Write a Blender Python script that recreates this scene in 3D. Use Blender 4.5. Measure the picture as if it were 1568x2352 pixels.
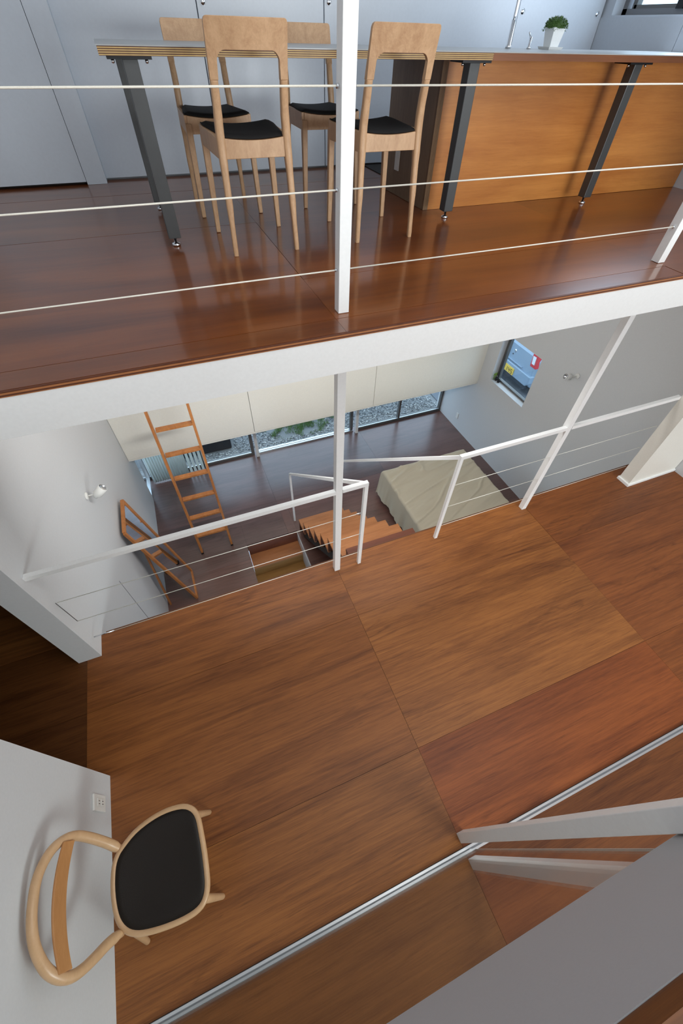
import bpy, bmesh, math, random
from mathutils import Vector, Matrix
random.seed(7)
for o in list(bpy.data.objects): bpy.data.objects.remove(o, do_unlink=True)
scn = bpy.context.scene
COL = scn.collection

# ---------------------------------------------------------------- camera
cd = bpy.data.cameras.new('camera'); cam = bpy.data.objects.new('camera', cd); COL.objects.link(cam)
RW = ((0.92951702, -0.36822106, 0.02028207), (-0.27038119, -0.71787142, -0.64152525), (0.25078303, 0.59082474, -0.76683375))
m = Matrix(((RW[0][0], -RW[1][0], -RW[2][0], 0), (RW[0][1], -RW[1][1], -RW[2][1], 0), (RW[0][2], -RW[1][2], -RW[2][2], 2.73), (0, 0, 0, 1)))
cam.matrix_world = m
cd.sensor_fit = 'VERTICAL'; cd.sensor_height = 24; cd.sensor_width = 36; cd.lens = 925.29 / 2352 * 24
cd.clip_start = 0.02; cd.clip_end = 200
scn.camera = cam
# ---------------------------------------------------------------- world and exposure
w = bpy.data.worlds.new('world'); scn.world = w; w.use_nodes = True
bg = w.node_tree.nodes['Background']; bg.inputs[0].default_value = (0.58, 0.77, 1.0, 1); bg.inputs[1].default_value = 2.2
scn.view_settings.view_transform = 'Standard'; scn.view_settings.look = 'None'
scn.view_settings.exposure = 0.32; scn.view_settings.gamma = 1.0; scn.view_settings.use_curve_mapping = False
# ---------------------------------------------------------------- large area lights (daylight through the windows, plus added fill lights)
def area(name, loc, direction, sx, sy, power, col):
    l = bpy.data.lights.new(name, 'AREA'); l.shape = 'RECTANGLE'; l.size = sx; l.size_y = sy; l.energy = power; l.color = col
    o = bpy.data.objects.new(name, l); COL.objects.link(o); o.location = loc
    o.rotation_euler = Vector(direction).to_track_quat('-Z', 'Z').to_euler()
    return o
area('daylight_front_window', (2.9, -3.85, 2.2), (-0.12, 1, -0.10), 2.3, 2.2, 235, (0.93, 0.985, 1.0))
area('overhead_ambient_fill', (1.6, 0.0, 4.5), (0, 0.0, -1), 3.2, 2.2, 38, (1.0, 0.98, 0.95))  # added overhead ambient light below the closed ceiling
area('bedroom_fill_under_slab', (0.95, 1.88, 1.66), (0.1, 0.85, -0.45), 2.2, 0.22, 42, (1.0, 0.985, 0.96))  # added unseen fill light that brightens the bedroom
area('daylight_kitchen_window', (3.85, 2.95, 3.35), (-1, 0.1, -0.25), 1.2, 0.8, 15, (0.72, 0.84, 1.0))

# ---------------------------------------------------------------- materials
MATS = {}
def newmat(name):
    mt = bpy.data.materials.new(name); mt.use_nodes = True
    return mt, mt.node_tree, mt.node_tree.nodes['Principled BSDF']
def plain(name, col, rough=0.5, metal=0.0, bump=0.0, scale=200, coat=0.0, spec=0.5, sub=None):
    if name in MATS: return MATS[name]
    mt, nt, b = newmat(name)
    n = nt.nodes.new('ShaderNodeTexNoise'); n.inputs['Scale'].default_value = scale; n.inputs['Detail'].default_value = 3
    tc = nt.nodes.new('ShaderNodeTexCoord'); nt.links.new(tc.outputs['Object'], n.inputs['Vector'])
    mx = nt.nodes.new('ShaderNodeMix'); mx.data_type = 'RGBA'
    mx.inputs['A'].default_value = tuple(c * 0.96 for c in col) + (1,); mx.inputs['B'].default_value = tuple(min(1, c * 1.04) for c in col) + (1,)
    nt.links.new(n.outputs['Fac'], mx.inputs['Factor']); nt.links.new(mx.outputs['Result'], b.inputs['Base Color'])
    b.inputs['Roughness'].default_value = rough; b.inputs['Metallic'].default_value = metal
    b.inputs['Coat Weight'].default_value = coat; b.inputs['Specular IOR Level'].default_value = spec
    if bump:
        bp = nt.nodes.new('ShaderNodeBump'); bp.inputs['Strength'].default_value = bump; bp.inputs['Distance'].default_value = 0.002
        nt.links.new(n.outputs['Fac'], bp.inputs['Height']); nt.links.new(bp.outputs['Normal'], b.inputs['Normal'])
    MATS[name] = mt
    return mt
def wood(name, dark, light, rough=0.4, stretch=(1, 9, 9), scale=1.0, coat=0.0, streak=0.5, tint=False, rnd=True, figure=0.5, coatr=0.1, spec=0.5, marks=0.0, rings=0.0):
    """veneer: soft figure, long streaks and short pores; light/dark are linear colours"""
    if name in MATS: return MATS[name]
    mt, nt, b = newmat(name); N = nt.nodes.new; L = nt.links.new
    tc = N('ShaderNodeTexCoord'); oi = N('ShaderNodeObjectInfo')
    add = N('ShaderNodeVectorMath'); add.operation = 'MULTIPLY_ADD'
    comb = N('ShaderNodeCombineXYZ')
    for i in range(3): L(oi.outputs['Random'], comb.inputs[i])
    L(comb.outputs[0], add.inputs[0]); add.inputs[1].default_value = (37, 51, 23) if rnd else (0, 0, 0); L(tc.outputs['Object'], add.inputs[2])
    def noise(sc, st, det, dis, r=0.5):
        mp = N('ShaderNodeMapping'); mp.inputs['Scale'].default_value = st
        L(add.outputs[0], mp.inputs['Vector'])
        n = N('ShaderNodeTexNoise'); n.inputs['Scale'].default_value = sc * scale; n.inputs['Detail'].default_value = det; n.inputs['Distortion'].default_value = dis
        n.inputs['Roughness'].default_value = r
        L(mp.outputs[0], n.inputs['Vector']); return n.outputs['Fac']
    s = stretch
    big = noise(1.3, (s[0] * 0.7, s[1] * 0.5, s[2] * 0.5), 5, 0.9)
    mid = noise(6, (s[0] * 0.30, s[1], s[2]), 10, 0.35, 0.75)
    fine = noise(30, (s[0] * 0.30, s[1], s[2]), 4, 0.1, 0.65)
    mt1 = N('ShaderNodeMath'); mt1.operation = 'MULTIPLY_ADD'; L(big, mt1.inputs[0]); mt1.inputs[1].default_value = figure
    mt2 = N('ShaderNodeMath'); mt2.operation = 'MULTIPLY'; L(mid, mt2.inputs[0]); mt2.inputs[1].default_value = 1.0 - figure
    L(mt2.outputs[0], mt1.inputs[2])
    mt3 = N('ShaderNodeMath'); mt3.operation = 'MULTIPLY_ADD'; L(fine, mt3.inputs[0]); mt3.inputs[1].default_value = streak * 0.35; L(mt1.outputs[0], mt3.inputs[2])
    cr = N('ShaderNodeValToRGB'); L(mt3.outputs[0], cr.inputs[0])
    lo = 0.36 + streak * 0.12
    cr.color_ramp.elements[0].position = lo; cr.color_ramp.elements[0].color = tuple(dark) + (1,)
    cr.color_ramp.elements[1].position = lo + 0.30; cr.color_ramp.elements[1].color = tuple(light) + (1,)
    out = cr.outputs[0]
    if rings:
        # flame figure of rotary cut veneer: thin contour lines of a slow stretched noise
        rg = noise(1.0, (s[0] * 0.45, s[1] * 0.42, s[2] * 0.42), 7, 0.5, 0.45)
        a1 = N('ShaderNodeMath'); a1.operation = 'MULTIPLY'; a1.inputs[1].default_value = 18; L(rg, a1.inputs[0])
        a2 = N('ShaderNodeMath'); a2.operation = 'PINGPONG'; a2.inputs[1].default_value = 0.5; L(a1.outputs[0], a2.inputs[0])
        c3 = N('ShaderNodeValToRGB'); L(a2.outputs[0], c3.inputs[0])
        c3.color_ramp.elements[0].position = 0.0; c3.color_ramp.elements[0].color = (1 - rings, 1 - rings * 1.1, 1 - rings * 1.15, 1)
        c3.color_ramp.elements[1].position = 0.16; c3.color_ramp.elements[1].color = (1, 1, 1, 1)
        msk = noise(1.1, (s[0] * 0.6, s[1] * 0.25, s[2] * 0.25), 3, 0.3)
        c4 = N('ShaderNodeMapRange'); c4.inputs['From Min'].default_value = 0.50; c4.inputs['From Max'].default_value = 0.66; L(msk, c4.inputs['Value'])
        mm = N('ShaderNodeMix'); mm.data_type = 'RGBA'; mm.blend_type = 'MULTIPLY'
        L(c4.outputs[0], mm.inputs['Factor']); L(out, mm.inputs['A']); L(c3.outputs[0], mm.inputs['B']); out = mm.outputs['Result']
    if marks:
        # short dark pore marks and knot-like figures
        f2 = noise(6, (s[0] * 0.55, s[1] * 0.9, s[2] * 0.9), 10, 0.8, 0.78)
        c2 = N('ShaderNodeValToRGB'); L(f2, c2.inputs[0])
        c2.color_ramp.elements[0].position = 0.30; c2.color_ramp.elements[0].color = (1 - marks,) * 3 + (1,)
        c2.color_ramp.elements[1].position = 0.42; c2.color_ramp.elements[1].color = (1, 1, 1, 1)
        mm = N('ShaderNodeMix'); mm.data_type = 'RGBA'; mm.blend_type = 'MULTIPLY'; mm.inputs['Factor'].default_value = 1
        L(out, mm.inputs['A']); L(c2.outputs[0], mm.inputs['B']); out = mm.outputs['Result']
    if tint:
        mm = N('ShaderNodeMix'); mm.data_type = 'RGBA'; mm.blend_type = 'MULTIPLY'; mm.inputs['Factor'].default_value = 1
        L(out, mm.inputs['A']); L(oi.outputs['Color'], mm.inputs['B']); out = mm.outputs['Result']
    L(out, b.inputs['Base Color'])
    b.inputs['Roughness'].default_value = rough; b.inputs['Coat Weight'].default_value = coat; b.inputs['Coat Roughness'].default_value = coatr
    b.inputs['Specular IOR Level'].default_value = spec
    bp = N('ShaderNodeBump'); bp.inputs['Strength'].default_value = 0.08; bp.inputs['Distance'].default_value = 0.001
    L(fine, bp.inputs['Height']); L(bp.outputs[0], b.inputs['Normal'])
    MATS[name] = mt
    return mt
def glassmat(name, tint=(0.95, 0.98, 0.97), refl=1.0):
    if name in MATS: return MATS[name]
    mt = bpy.data.materials.new(name); mt.use_nodes = True; nt = mt.node_tree; nt.nodes.clear(); N = nt.nodes.new; L = nt.links.new
    o = N('ShaderNodeOutputMaterial'); t = N('ShaderNodeBsdfTransparent'); g = N('ShaderNodeBsdfGlossy'); x = N('ShaderNodeMixShader'); f = N('ShaderNodeLayerWeight')
    t.inputs[0].default_value = tint + (1,); g.inputs['Roughness'].default_value = 0.02; f.inputs[0].default_value = 0.5
    pw = N('ShaderNodeMath'); pw.operation = 'POWER'; pw.inputs[1].default_value = 5; L(f.outputs['Facing'], pw.inputs[0])
    mul = N('ShaderNodeMath'); mul.operation = 'MULTIPLY_ADD'; mul.inputs[1].default_value = 0.9 * refl; mul.inputs[2].default_value = 0.03 * refl; L(pw.outputs[0], mul.inputs[0])
    L(mul.outputs[0], x.inputs[0]); L(t.outputs[0], x.inputs[1]); L(g.outputs[0], x.inputs[2]); L(x.outputs[0], o.inputs[0])
    MATS[name] = mt; return mt
def plies(name, cols, period, phase=0.0, axis='Z'):
    """edge of plywood: alternating veneers stacked along an axis"""
    mt, nt, b = newmat(name); N = nt.nodes.new; L = nt.links.new
    tc = N('ShaderNodeTexCoord'); sp = N('ShaderNodeSeparateXYZ'); L(tc.outputs['Object'], sp.inputs[0])
    a = N('ShaderNodeMath'); a.operation = 'MULTIPLY_ADD'; a.inputs[1].default_value = 1 / period; a.inputs[2].default_value = phase; L(sp.outputs[axis], a.inputs[0])
    fr = N('ShaderNodeMath'); fr.operation = 'FRACT'; L(a.outputs[0], fr.inputs[0])
    cr = N('ShaderNodeValToRGB'); cr.color_ramp.interpolation = 'CONSTANT'; L(fr.outputs[0], cr.inputs[0])
    cr.color_ramp.elements[0].color = cols[0] + (1,); cr.color_ramp.elements[1].position = 0.5; cr.color_ramp.elements[1].color = cols[1] + (1,)
    n = N('ShaderNodeTexNoise'); n.inputs['Scale'].default_value = 30; L(tc.outputs['Object'], n.inputs['Vector'])
    mm = N('ShaderNodeMix'); mm.data_type = 'RGBA'; mm.blend_type = 'MULTIPLY'; mm.inputs['Factor'].default_value = 0.35
    L(cr.outputs[0], mm.inputs['A']); L(n.outputs['Fac'], mm.inputs['B']); L(mm.outputs['Result'], b.inputs['Base Color']); b.inputs['Roughness'].default_value = 0.5
    return mt

WHITE = plain('white_paint', (0.66, 0.675, 0.69), 0.55, bump=0.03, scale=90)
WHITEK = plain('kitchen_white_laminate', (0.58, 0.625, 0.685), 0.32, scale=60)
CREAM = plain('cream_white_board', (0.90, 0.875, 0.79), 0.5, scale=60)
STEELW = plain('white_painted_steel', (0.91, 0.92, 0.915), 0.35, scale=80)
STEELC = plain('cream_painted_steel', (0.84, 0.83, 0.76), 0.4, scale=80)
JOINT = plain('shadow_gap_grey', (0.25, 0.26, 0.28), 0.7)
DARKGAP = plain('dark_gap', (0.02, 0.015, 0.013), 0.8)
FLOORM = wood('mid_floor_plywood', (0.100, 0.029, 0.008), (0.325, 0.122, 0.032), 0.46, (1.0, 10, 10), 1.0, coat=0.06, coatr=0.3, spec=0.35, streak=0.9, tint=True, figure=0.45, marks=0.42, rings=0.34)
FLOORK = wood('kitchen_floor_plywood', (0.105, 0.024, 0.003), (0.25, 0.070, 0.010), 0.30, (0.8, 5, 5), 1.0, coat=0.5, coatr=0.10, streak=0.3, tint=True, figure=0.7, marks=0.12)
FLOORB = wood('bedroom_floor_plywood', (0.080, 0.038, 0.030), (0.165, 0.082, 0.066), 0.34, (1, 7, 7), 1.0, coat=1.0, coatr=0.22, streak=0.7, tint=True, figure=0.5, marks=0.35, rings=0.3)
OAK = wood('pale_oak', (0.46, 0.26, 0.135), (0.66, 0.42, 0.24), 0.42, (9, 9, 1.0), 2.0, streak=0.6, figure=0.35)
BEECH = wood('pale_bent_beech', (0.54, 0.33, 0.17), (0.66, 0.42, 0.235), 0.35, (5, 2, 5), 1.5, streak=0.2, coat=0.1)
BEECHO = wood('honey_back_slat', (0.42, 0.19, 0.065), (0.56, 0.28, 0.11), 0.4, (8, 1.5, 8), 1.5, streak=0.3)
PINE = wood('red_pine', (0.38, 0.125, 0.030), (0.60, 0.24, 0.07), 0.45, (9, 9, 1), 2.0, streak=0.4)
TREAD = wood('tan_tread_plywood', (0.30, 0.105, 0.035), (0.50, 0.21, 0.08), 0.42, (1, 6, 6), 1.6, streak=0.5, marks=0.3)
TREADD = wood('dark_red_tread_plywood', (0.11, 0.033, 0.018), (0.20, 0.065, 0.034), 0.45, (1, 6, 6), 1.6, streak=0.5)
TREADL = wood('yellow_brown_tread', (0.24, 0.115, 0.028), (0.40, 0.21, 0.06), 0.45, (1, 6, 6), 1.6, streak=0.4)
ISLE = wood('island_plywood', (0.42, 0.135, 0.024), (0.66, 0.27, 0.062), 0.38, (1.0, 1, 5), 1.0, coat=0.2, coatr=0.25, streak=0.45, figure=0.6, marks=0.18)
ISLES = wood('island_side_plywood', (0.17, 0.105, 0.06), (0.29, 0.19, 0.115), 0.5, (5, 5, 1), 1.0, streak=0.5)
EDGEB = wood('brown_counter_edge', (0.13, 0.042, 0.014), (0.24, 0.085, 0.03), 0.4, (1, 6, 6), 1.5, streak=0.4)
PLY = plies('plywood_table_edge', ((0.66, 0.45, 0.17), (0.12, 0.040, 0.014)), 0.0062, 0.0)
PLYF = plies('plywood_floor_edge', ((0.50, 0.20, 0.07), (0.14, 0.04, 0.015)), 0.012)
PLYI = plies('island_ply_edge', ((0.36, 0.23, 0.12), (0.22, 0.12, 0.06)), 0.007, axis='X')
BLACKF = plain('black_fabric', (0.010, 0.009, 0.009), 0.75, bump=0.3, scale=400, spec=0.25)
BLACKL = plain('black_leather', (0.010, 0.0062, 0.0035), 0.36, bump=0.25, scale=260, coat=0.0, spec=0.32)
IRON = plain('dark_steel', (0.075, 0.078, 0.08), 0.42, metal=0.3, scale=30)
IRONB = plain('black_iron', (0.012, 0.012, 0.014), 0.4, metal=0.3)
CHROME = plain('chrome', (0.75, 0.77, 0.80), 0.12, metal=1.0)
ALU = plain('brushed_aluminium', (0.72, 0.75, 0.78), 0.32, metal=0.85, scale=40)
ALUD = plain('bronze_window_frame', (0.16, 0.155, 0.15), 0.4, metal=0.5)
ROPE = plain('white_cable', (0.78, 0.75, 0.66), 0.5, bump=0.5, scale=300)
WIRE = plain('steel_wire', (0.78, 0.77, 0.70), 0.4, metal=0.2)
TOPL = plain('grey_countertop', (0.40, 0.41, 0.41), 0.35, metal=0.0, scale=30)
SHEET = plain('beige_cotton_bedspread', (0.56, 0.50, 0.385), 0.85, bump=0.25, scale=500, spec=0.2)
SHEETM = plain('white_mattress', (0.7, 0.68, 0.62), 0.8)
PLASTIC = plain('white_plastic', (0.80, 0.80, 0.77), 0.4)
CERAM = plain('white_ceramic', (0.82, 0.84, 0.84), 0.25, coat=0.3)
LEAF = plain('moss_green', (0.05, 0.115, 0.012), 0.6)
GRASS = plain('grass_green', (0.15, 0.27, 0.065), 0.6)
STONE = plain('gravel_grey', (0.36, 0.36, 0.36), 0.9, bump=0.4, scale=40)
STONED = plain('gravel_bed', (0.22, 0.22, 0.22), 0.95, bump=0.6, scale=60)
CURT = plain('pale_green_curtain', (0.74, 0.78, 0.75), 0.8)
_nt = CURT.node_tree; _tr = _nt.nodes.new('ShaderNodeBsdfTranslucent'); _tr.inputs[0].default_value = (0.80, 0.83, 0.80, 1); _mx = _nt.nodes.new('ShaderNodeMixShader'); _mx.inputs[0].default_value = 0.55
_nt.links.new(_nt.nodes['Principled BSDF'].outputs[0], _mx.inputs[1]); _nt.links.new(_tr.outputs[0], _mx.inputs[2]); _nt.links.new(_mx.outputs[0], [n for n in _nt.nodes if n.type == 'OUTPUT_MATERIAL'][0].inputs[0])
MIRR = plain('mirror_glass', (0.80, 0.83, 0.86), 0.02, metal=1.0)
CARP = plain('car_silver_blue', (0.28, 0.36, 0.45), 0.35, metal=0.1, coat=0.4)
CARD = plain('car_dark_plastic', (0.03, 0.035, 0.045), 0.5)
CARG = plain('car_glass', (0.03, 0.05, 0.09), 0.05, coat=0.8)
REDL = plain('red_lens', (0.60, 0.02, 0.03), 0.15, coat=0.8)
YELL = plain('yellow_plate', (0.80, 0.52, 0.08), 0.45)
ASPH = plain('asphalt', (0.14, 0.15, 0.17), 0.9, bump=0.5, scale=60)
CONC = plain('concrete', (0.45, 0.45, 0.44), 0.85, bump=0.3, scale=50)
DARKB = plain('dark_box_paint', (0.02, 0.025, 0.035), 0.5)
GLASS = glassmat('clear_glass')

# ---------------------------------------------------------------- mesh helpers
class MB:
    def __init__(s): s.v = []; s.f = []; s.m = []; s.sm = []
    def add(s, vs, fs, mi=0, smooth=False):
        b = len(s.v); s.v += [Vector(v) for v in vs]
        for f in fs: s.f.append([b + i for i in f]); s.m.append(mi); s.sm.append(smooth)
        return s
    def box(s, a, b, mi=0):
        x0, y0, z0 = [min(p, q) for p, q in zip(a, b)]; x1, y1, z1 = [max(p, q) for p, q in zip(a, b)]
        return s.add([(x0, y0, z0), (x1, y0, z0), (x1, y1, z0), (x0, y1, z0), (x0, y0, z1), (x1, y0, z1), (x1, y1, z1), (x0, y1, z1)],
                     [(0, 3, 2, 1), (4, 5, 6, 7), (0, 1, 5, 4), (1, 2, 6, 5), (2, 3, 7, 6), (3, 0, 4, 7)], mi)
    def cbox(s, c, d, mi=0): return s.box([c[i] - d[i] / 2 for i in range(3)], [c[i] + d[i] / 2 for i in range(3)], mi)
    def bar(s, a, b, wx, wy, up=(0, 0, 1), mi=0, w2=None):
        a = Vector(a); b = Vector(b); d = (b - a).normalized(); up = Vector(up)
        if abs(d.dot(up)) > 0.98: up = Vector((0, 1, 0))
        sx = d.cross(up).normalized(); sy = sx.cross(d).normalized(); vs = []
        for p, (ww, wh) in ((a, (wx, wy)), (b, w2 or (wx, wy))):
            for q, r in ((-1, -1), (1, -1), (1, 1), (-1, 1)): vs.append(p + sx * q * ww / 2 + sy * r * wh / 2)
        return s.add(vs, [(0, 1, 2, 3), (7, 6, 5, 4), (0, 4, 5, 1), (1, 5, 6, 2), (2, 6, 7, 3), (3, 7, 4, 0)], mi)
    def tube(s, pts, r, n=12, mi=0, closed=False, flat=1.0, up=(0, 0, 1), caps=True, sq=1.0):
        sg = lambda v: math.copysign(abs(v) ** sq, v)
        pts = [Vector(p) for p in pts]; N = len(pts); rs = r if isinstance(r, (list, tuple)) else [r] * N
        rings = []; prev = None
        for i, p in enumerate(pts):
            if closed: d = pts[(i + 1) % N] - pts[i - 1]
            else: d = pts[min(i + 1, N - 1)] - pts[max(i - 1, 0)]
            d.normalize()
            if prev is None:
                u = Vector(up)
                if abs(u.dot(d)) > 0.95: u = Vector((1, 0, 0))
            else: u = prev
            u = (u - d * u.dot(d)).normalized(); prev = u; w_ = d.cross(u)
            rings.append([p + (u * sg(math.cos(2 * math.pi * k / n)) * flat + w_ * sg(math.sin(2 * math.pi * k / n))) * rs[i] for k in range(n)])
        vs = [q for rr in rings for q in rr]; fs = []
        for i in range(N if closed else N - 1):
            j = (i + 1) % N
            for k in range(n):
                k2 = (k + 1) % n; fs.append((i * n + k, i * n + k2, j * n + k2, j * n + k))
        s.add(vs, fs, mi, True)
        if not closed and caps:
            b = len(s.v) - len(vs)
            s.f.append([b + k for k in range(n)][::-1]); s.m.append(mi); s.sm.append(False)
            s.f.append([b + (N - 1) * n + k for k in range(n)]); s.m.append(mi); s.sm.append(False)
        return s
    def lathe(s, c, prof, n=24, mi=0, axis=(0, 0, 1)):
        q = Vector((0, 0, 1)).rotation_difference(Vector(axis).normalized()); c = Vector(c); vs = []; fs = []
        for r, z in prof:
            for k in range(n): vs.append(c + q @ Vector((r * math.cos(2 * math.pi * k / n), r * math.sin(2 * math.pi * k / n), z)))
        for i in range(len(prof) - 1):
            for k in range(n):
                k2 = (k + 1) % n; fs.append((i * n + k, i * n + k2, (i + 1) * n + k2, (i + 1) * n + k))
        return s.add(vs, fs, mi, True)
    def prism(s, poly, fn0, fn1, mi=0, smooth=False):
        n = len(poly); vs = [fn0(p) for p in poly] + [fn1(p) for p in poly]
        fs = [tuple(range(n))[::-1], tuple(range(n, 2 * n))] + [(i, (i + 1) % n, n + (i + 1) % n, n + i) for i in range(n)]
        return s.add(vs, fs, mi, smooth)
    def build(s, name, mats, parent=None, kind=None, color=None, bevel=0, loc=None):
        if not isinstance(mats, (list, tuple)): mats = [mats]
        me = bpy.data.meshes.new(name); off = Vector((0, 0, 0))
        if parent is not None:
            p = parent
            while p is not None: off += Vector(p.location); p = p.parent
        elif loc is not None: off = Vector(loc)
        elif s.v:
            off = Vector((sum(v.x for v in s.v) / len(s.v), sum(v.y for v in s.v) / len(s.v), min(v.z for v in s.v)))
        cs = Vector((0, 0, 0)) if parent is None else Vector((0, 0, 0))
        me.from_pydata([tuple(v - off) for v in s.v], [], s.f)
        for mt in mats: me.materials.append(mt)
        me.polygons.foreach_set('material_index', s.m); me.polygons.foreach_set('use_smooth', s.sm); me.update()
        bm = bmesh.new(); bm.from_mesh(me); bmesh.ops.recalc_face_normals(bm, faces=bm.faces); bm.to_mesh(me); bm.free()
        o = bpy.data.objects.new(name, me); COL.objects.link(o)
        if parent is not None: o.parent = parent
        else: o.location = off
        if kind: o['kind'] = kind
        if color: o.color = tuple(color) + (1,)
        if bevel:
            md = o.modifiers.new('bevel', 'BEVEL'); md.width = bevel; md.segments = 2; md.limit_method = 'ANGLE'; md.angle_limit = math.radians(40)
        return o
def thing(name, label, cat, loc=(0, 0, 0), group=None):
    o = bpy.data.objects.new(name, None); COL.objects.link(o); o.location = loc; o.empty_display_size = 0.1
    o['label'] = label; o['category'] = cat
    if group: o['group'] = group
    return o
def tag(o, label, cat, group=None):
    o['label'] = label; o['category'] = cat
    if group: o['group'] = group
    return o
def struct(name, loc=(0, 0, 0)):
    o = bpy.data.objects.new(name, None); COL.objects.link(o); o.location = loc; o['kind'] = 'structure'; o.empty_display_size = 0.1
    return o
def smooth_pts(pts, n=4, closed=False):
    out = []; P = [Vector(p) for p in pts]; N = len(P); R = range(N if closed else N - 1)
    for i in R:
        p0 = P[i - 1] if (closed or i > 0) else P[i]; p1 = P[i]; p2 = P[(i + 1) % N]; p3 = P[(i + 2) % N] if (closed or i + 2 < N) else p2
        for k in range(n):
            t = k / n
            out.append(0.5 * ((2 * p1) + (-p0 + p2) * t + (2 * p0 - 5 * p1 + 4 * p2 - p3) * t * t + (-p0 + 3 * p1 - 3 * p2 + p3) * t ** 3))
    if not closed: out.append(P[-1])
    return out
KZ = 1.98; BZ = -1.98

# ================================================================ STRUCTURE
def floor_panels(root, xs, ys, ztop, th, mat, tints, hole=None, gap=0.0007, mats=None):
    k = 0
    for j in range(len(ys) - 1):
        for i in range(len(xs) - 1):
            x0, x1, y0, y1 = xs[i], xs[i + 1], ys[j], ys[j + 1]
            rects = [(x0, x1, y0, y1)]
            if hole:
                hx0, hx1, hy0, hy1 = hole
                if x0 < hx1 and x1 > hx0 and y0 < hy1 and y1 > hy0:
                    rects = []
                    if x0 < hx0: rects.append((x0, hx0, y0, y1))
                    if x1 > hx1: rects.append((hx1, x1, y0, y1))
                    a, b = max(x0, hx0), min(x1, hx1)
                    if y0 < hy0: rects.append((a, b, y0, hy0))
                    if y1 > hy1: rects.append((a, b, hy1, y1))
            mb = MB(); dz = 0.0006 * ((i * 7 + j * 5) % 3)
            for a, b, c, d in rects: mb.box((a + gap, c + gap, ztop - th - dz), (b - gap, d - gap, ztop - dz))
            if mb.v: mb.build('plywood_panel', mat, root, color=tints[k % len(tints)])
            k += 1
# middle floor (z = 0)
SEAMB = plain('seam_brown', (0.13, 0.052, 0.024), 0.7)
fm = struct('floor', (1.6, 0, 0))
MB().box((-4.2, 1.665, -0.018), (-1.21, 2.9, -0.001)).build('plywood_panel', FLOORM, fm, color=(0.9, 0.9, 0.9))
MB().box((-1.2, -4.0, -0.17), (4.28, 1.665, -0.019)).box((-4.2, -1.0, -0.17), (-1.2, 2.95, -0.019)).build('subfloor', [SEAMB], fm)
MB().box((-1.05, 1.6655, -0.17), (4.28, 1.672, -0.002)).build('edge_strip', SEAMB, fm)
tm = [(0.95, 0.95, 0.95), (0.98, 0.92, 0.88), (0.9, 0.9, 0.9), (1.0, 0.9, 0.85),
      (0.85, 0.80, 0.85), (0.92, 0.92, 0.90), (0.95, 0.62, 0.52), (1.0, 0.70, 0.62),
      (0.8, 0.8, 0.8), (0.96, 0.93, 0.92), (1.12, 1.15, 1.10), (0.92, 0.72, 0.66),
      (0.7, 0.7, 0.7), (0.86, 0.82, 0.80), (1.06, 1.04, 1.0), (0.90, 0.76, 0.72)]
LROOM_SHADE = (0.45, 0.42, 0.40)  # dimness of the left room put into its floor tint
tm = [LROOM_SHADE, (0.72, 0.74, 0.72), (0.75, 0.66, 0.62), (0.7,) * 3] + [LROOM_SHADE, (0.72, 0.74, 0.72), (0.75, 0.66, 0.62), (0.7,) * 3] + \
     [LROOM_SHADE, (0.62, 0.64, 0.62), (0.54, 0.46, 0.42), (0.7,) * 3] + [LROOM_SHADE, (0.62, 0.64, 0.62), (0.54, 0.46, 0.42), (0.7,) * 3] + [LROOM_SHADE, (0.95, 0.92, 0.88), (0.90, 0.66, 0.58), (0.85, 0.70, 0.62)] + \
     [LROOM_SHADE, (0.94, 0.88, 0.84), (1.12, 1.10, 1.04), (0.86, 0.72, 0.70)] + [LROOM_SHADE, (0.92, 0.86, 0.84), (1.02, 0.98, 0.95), (0.84, 0.72, 0.70)]  # rows behind the track carry the loft's shade in their tints
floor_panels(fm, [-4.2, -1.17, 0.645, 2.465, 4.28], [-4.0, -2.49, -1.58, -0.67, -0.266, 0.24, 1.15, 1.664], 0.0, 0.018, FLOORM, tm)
# kitchen floor (z = 1.98)
fk = struct('floor', (1.6, 2.8, 1.98))
MB().box((-1.6, 1.435, 1.825), (4.30, 4.6, 1.958)).build('slab', [WHITE, SEAMB], fk)
tk = [(1.0, 0.95, 0.9), (1, 1, 1), (1.02, 0.97, 0.95), (0.98, 1, 1), (1.08, 1.05, 1.0)]
floor_panels(fk, [-1.6, -1.23, 0.6, 2.43, 4.3], [1.42, 1.535, 1.96, 2.87, 3.72, 4.6], 1.98, 0.021, FLOORK, tk)
MB().box((-1.6, 1.412, 1.959), (4.30, 1.4195, 1.9785)).build('plywood_edge', PLYF, fk)
tr = MB().box((-1.6, 1.414, 1.81), (4.30, 1.434, 1.9585)).build('trim_1', STEELW, kind='structure')
MB().box((-1.6, 1.434, 1.81), (4.30, 4.6, 1.8245)).build('ceiling', WHITE, kind='structure')
# bedroom floor (z = -1.98) with a stair hole
fb = struct('floor', (1.6, 4.0, BZ))
HOLE = (0.06, 0.80, 1.75, 3.53)
floor_panels(fb, [-1.4, -1.155, 0.67, 2.55, 4.35], [0.9, 1.46, 2.37, 3.28, 4.19, 5.45], BZ, 0.03, FLOORB,
             [(1, 1, 1), (0.95, 0.9, 0.9), (1.0, 1.0, 1.05), (0.9, 0.95, 1.0), (1.05, 1, 1)], hole=HOLE)
mb = MB()
for a, b, c, d in ((-1.4, HOLE[0], 0.9, 5.45), (HOLE[1], 4.35, 0.9, 5.45), (HOLE[0], HOLE[1], 0.9, HOLE[2]), (HOLE[0], HOLE[1], HOLE[3], 5.45)):
    mb.box((a, c, BZ - 0.14), (b, d, BZ - 0.031))
mb.build('subfloor', DARKGAP, fb)

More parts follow.
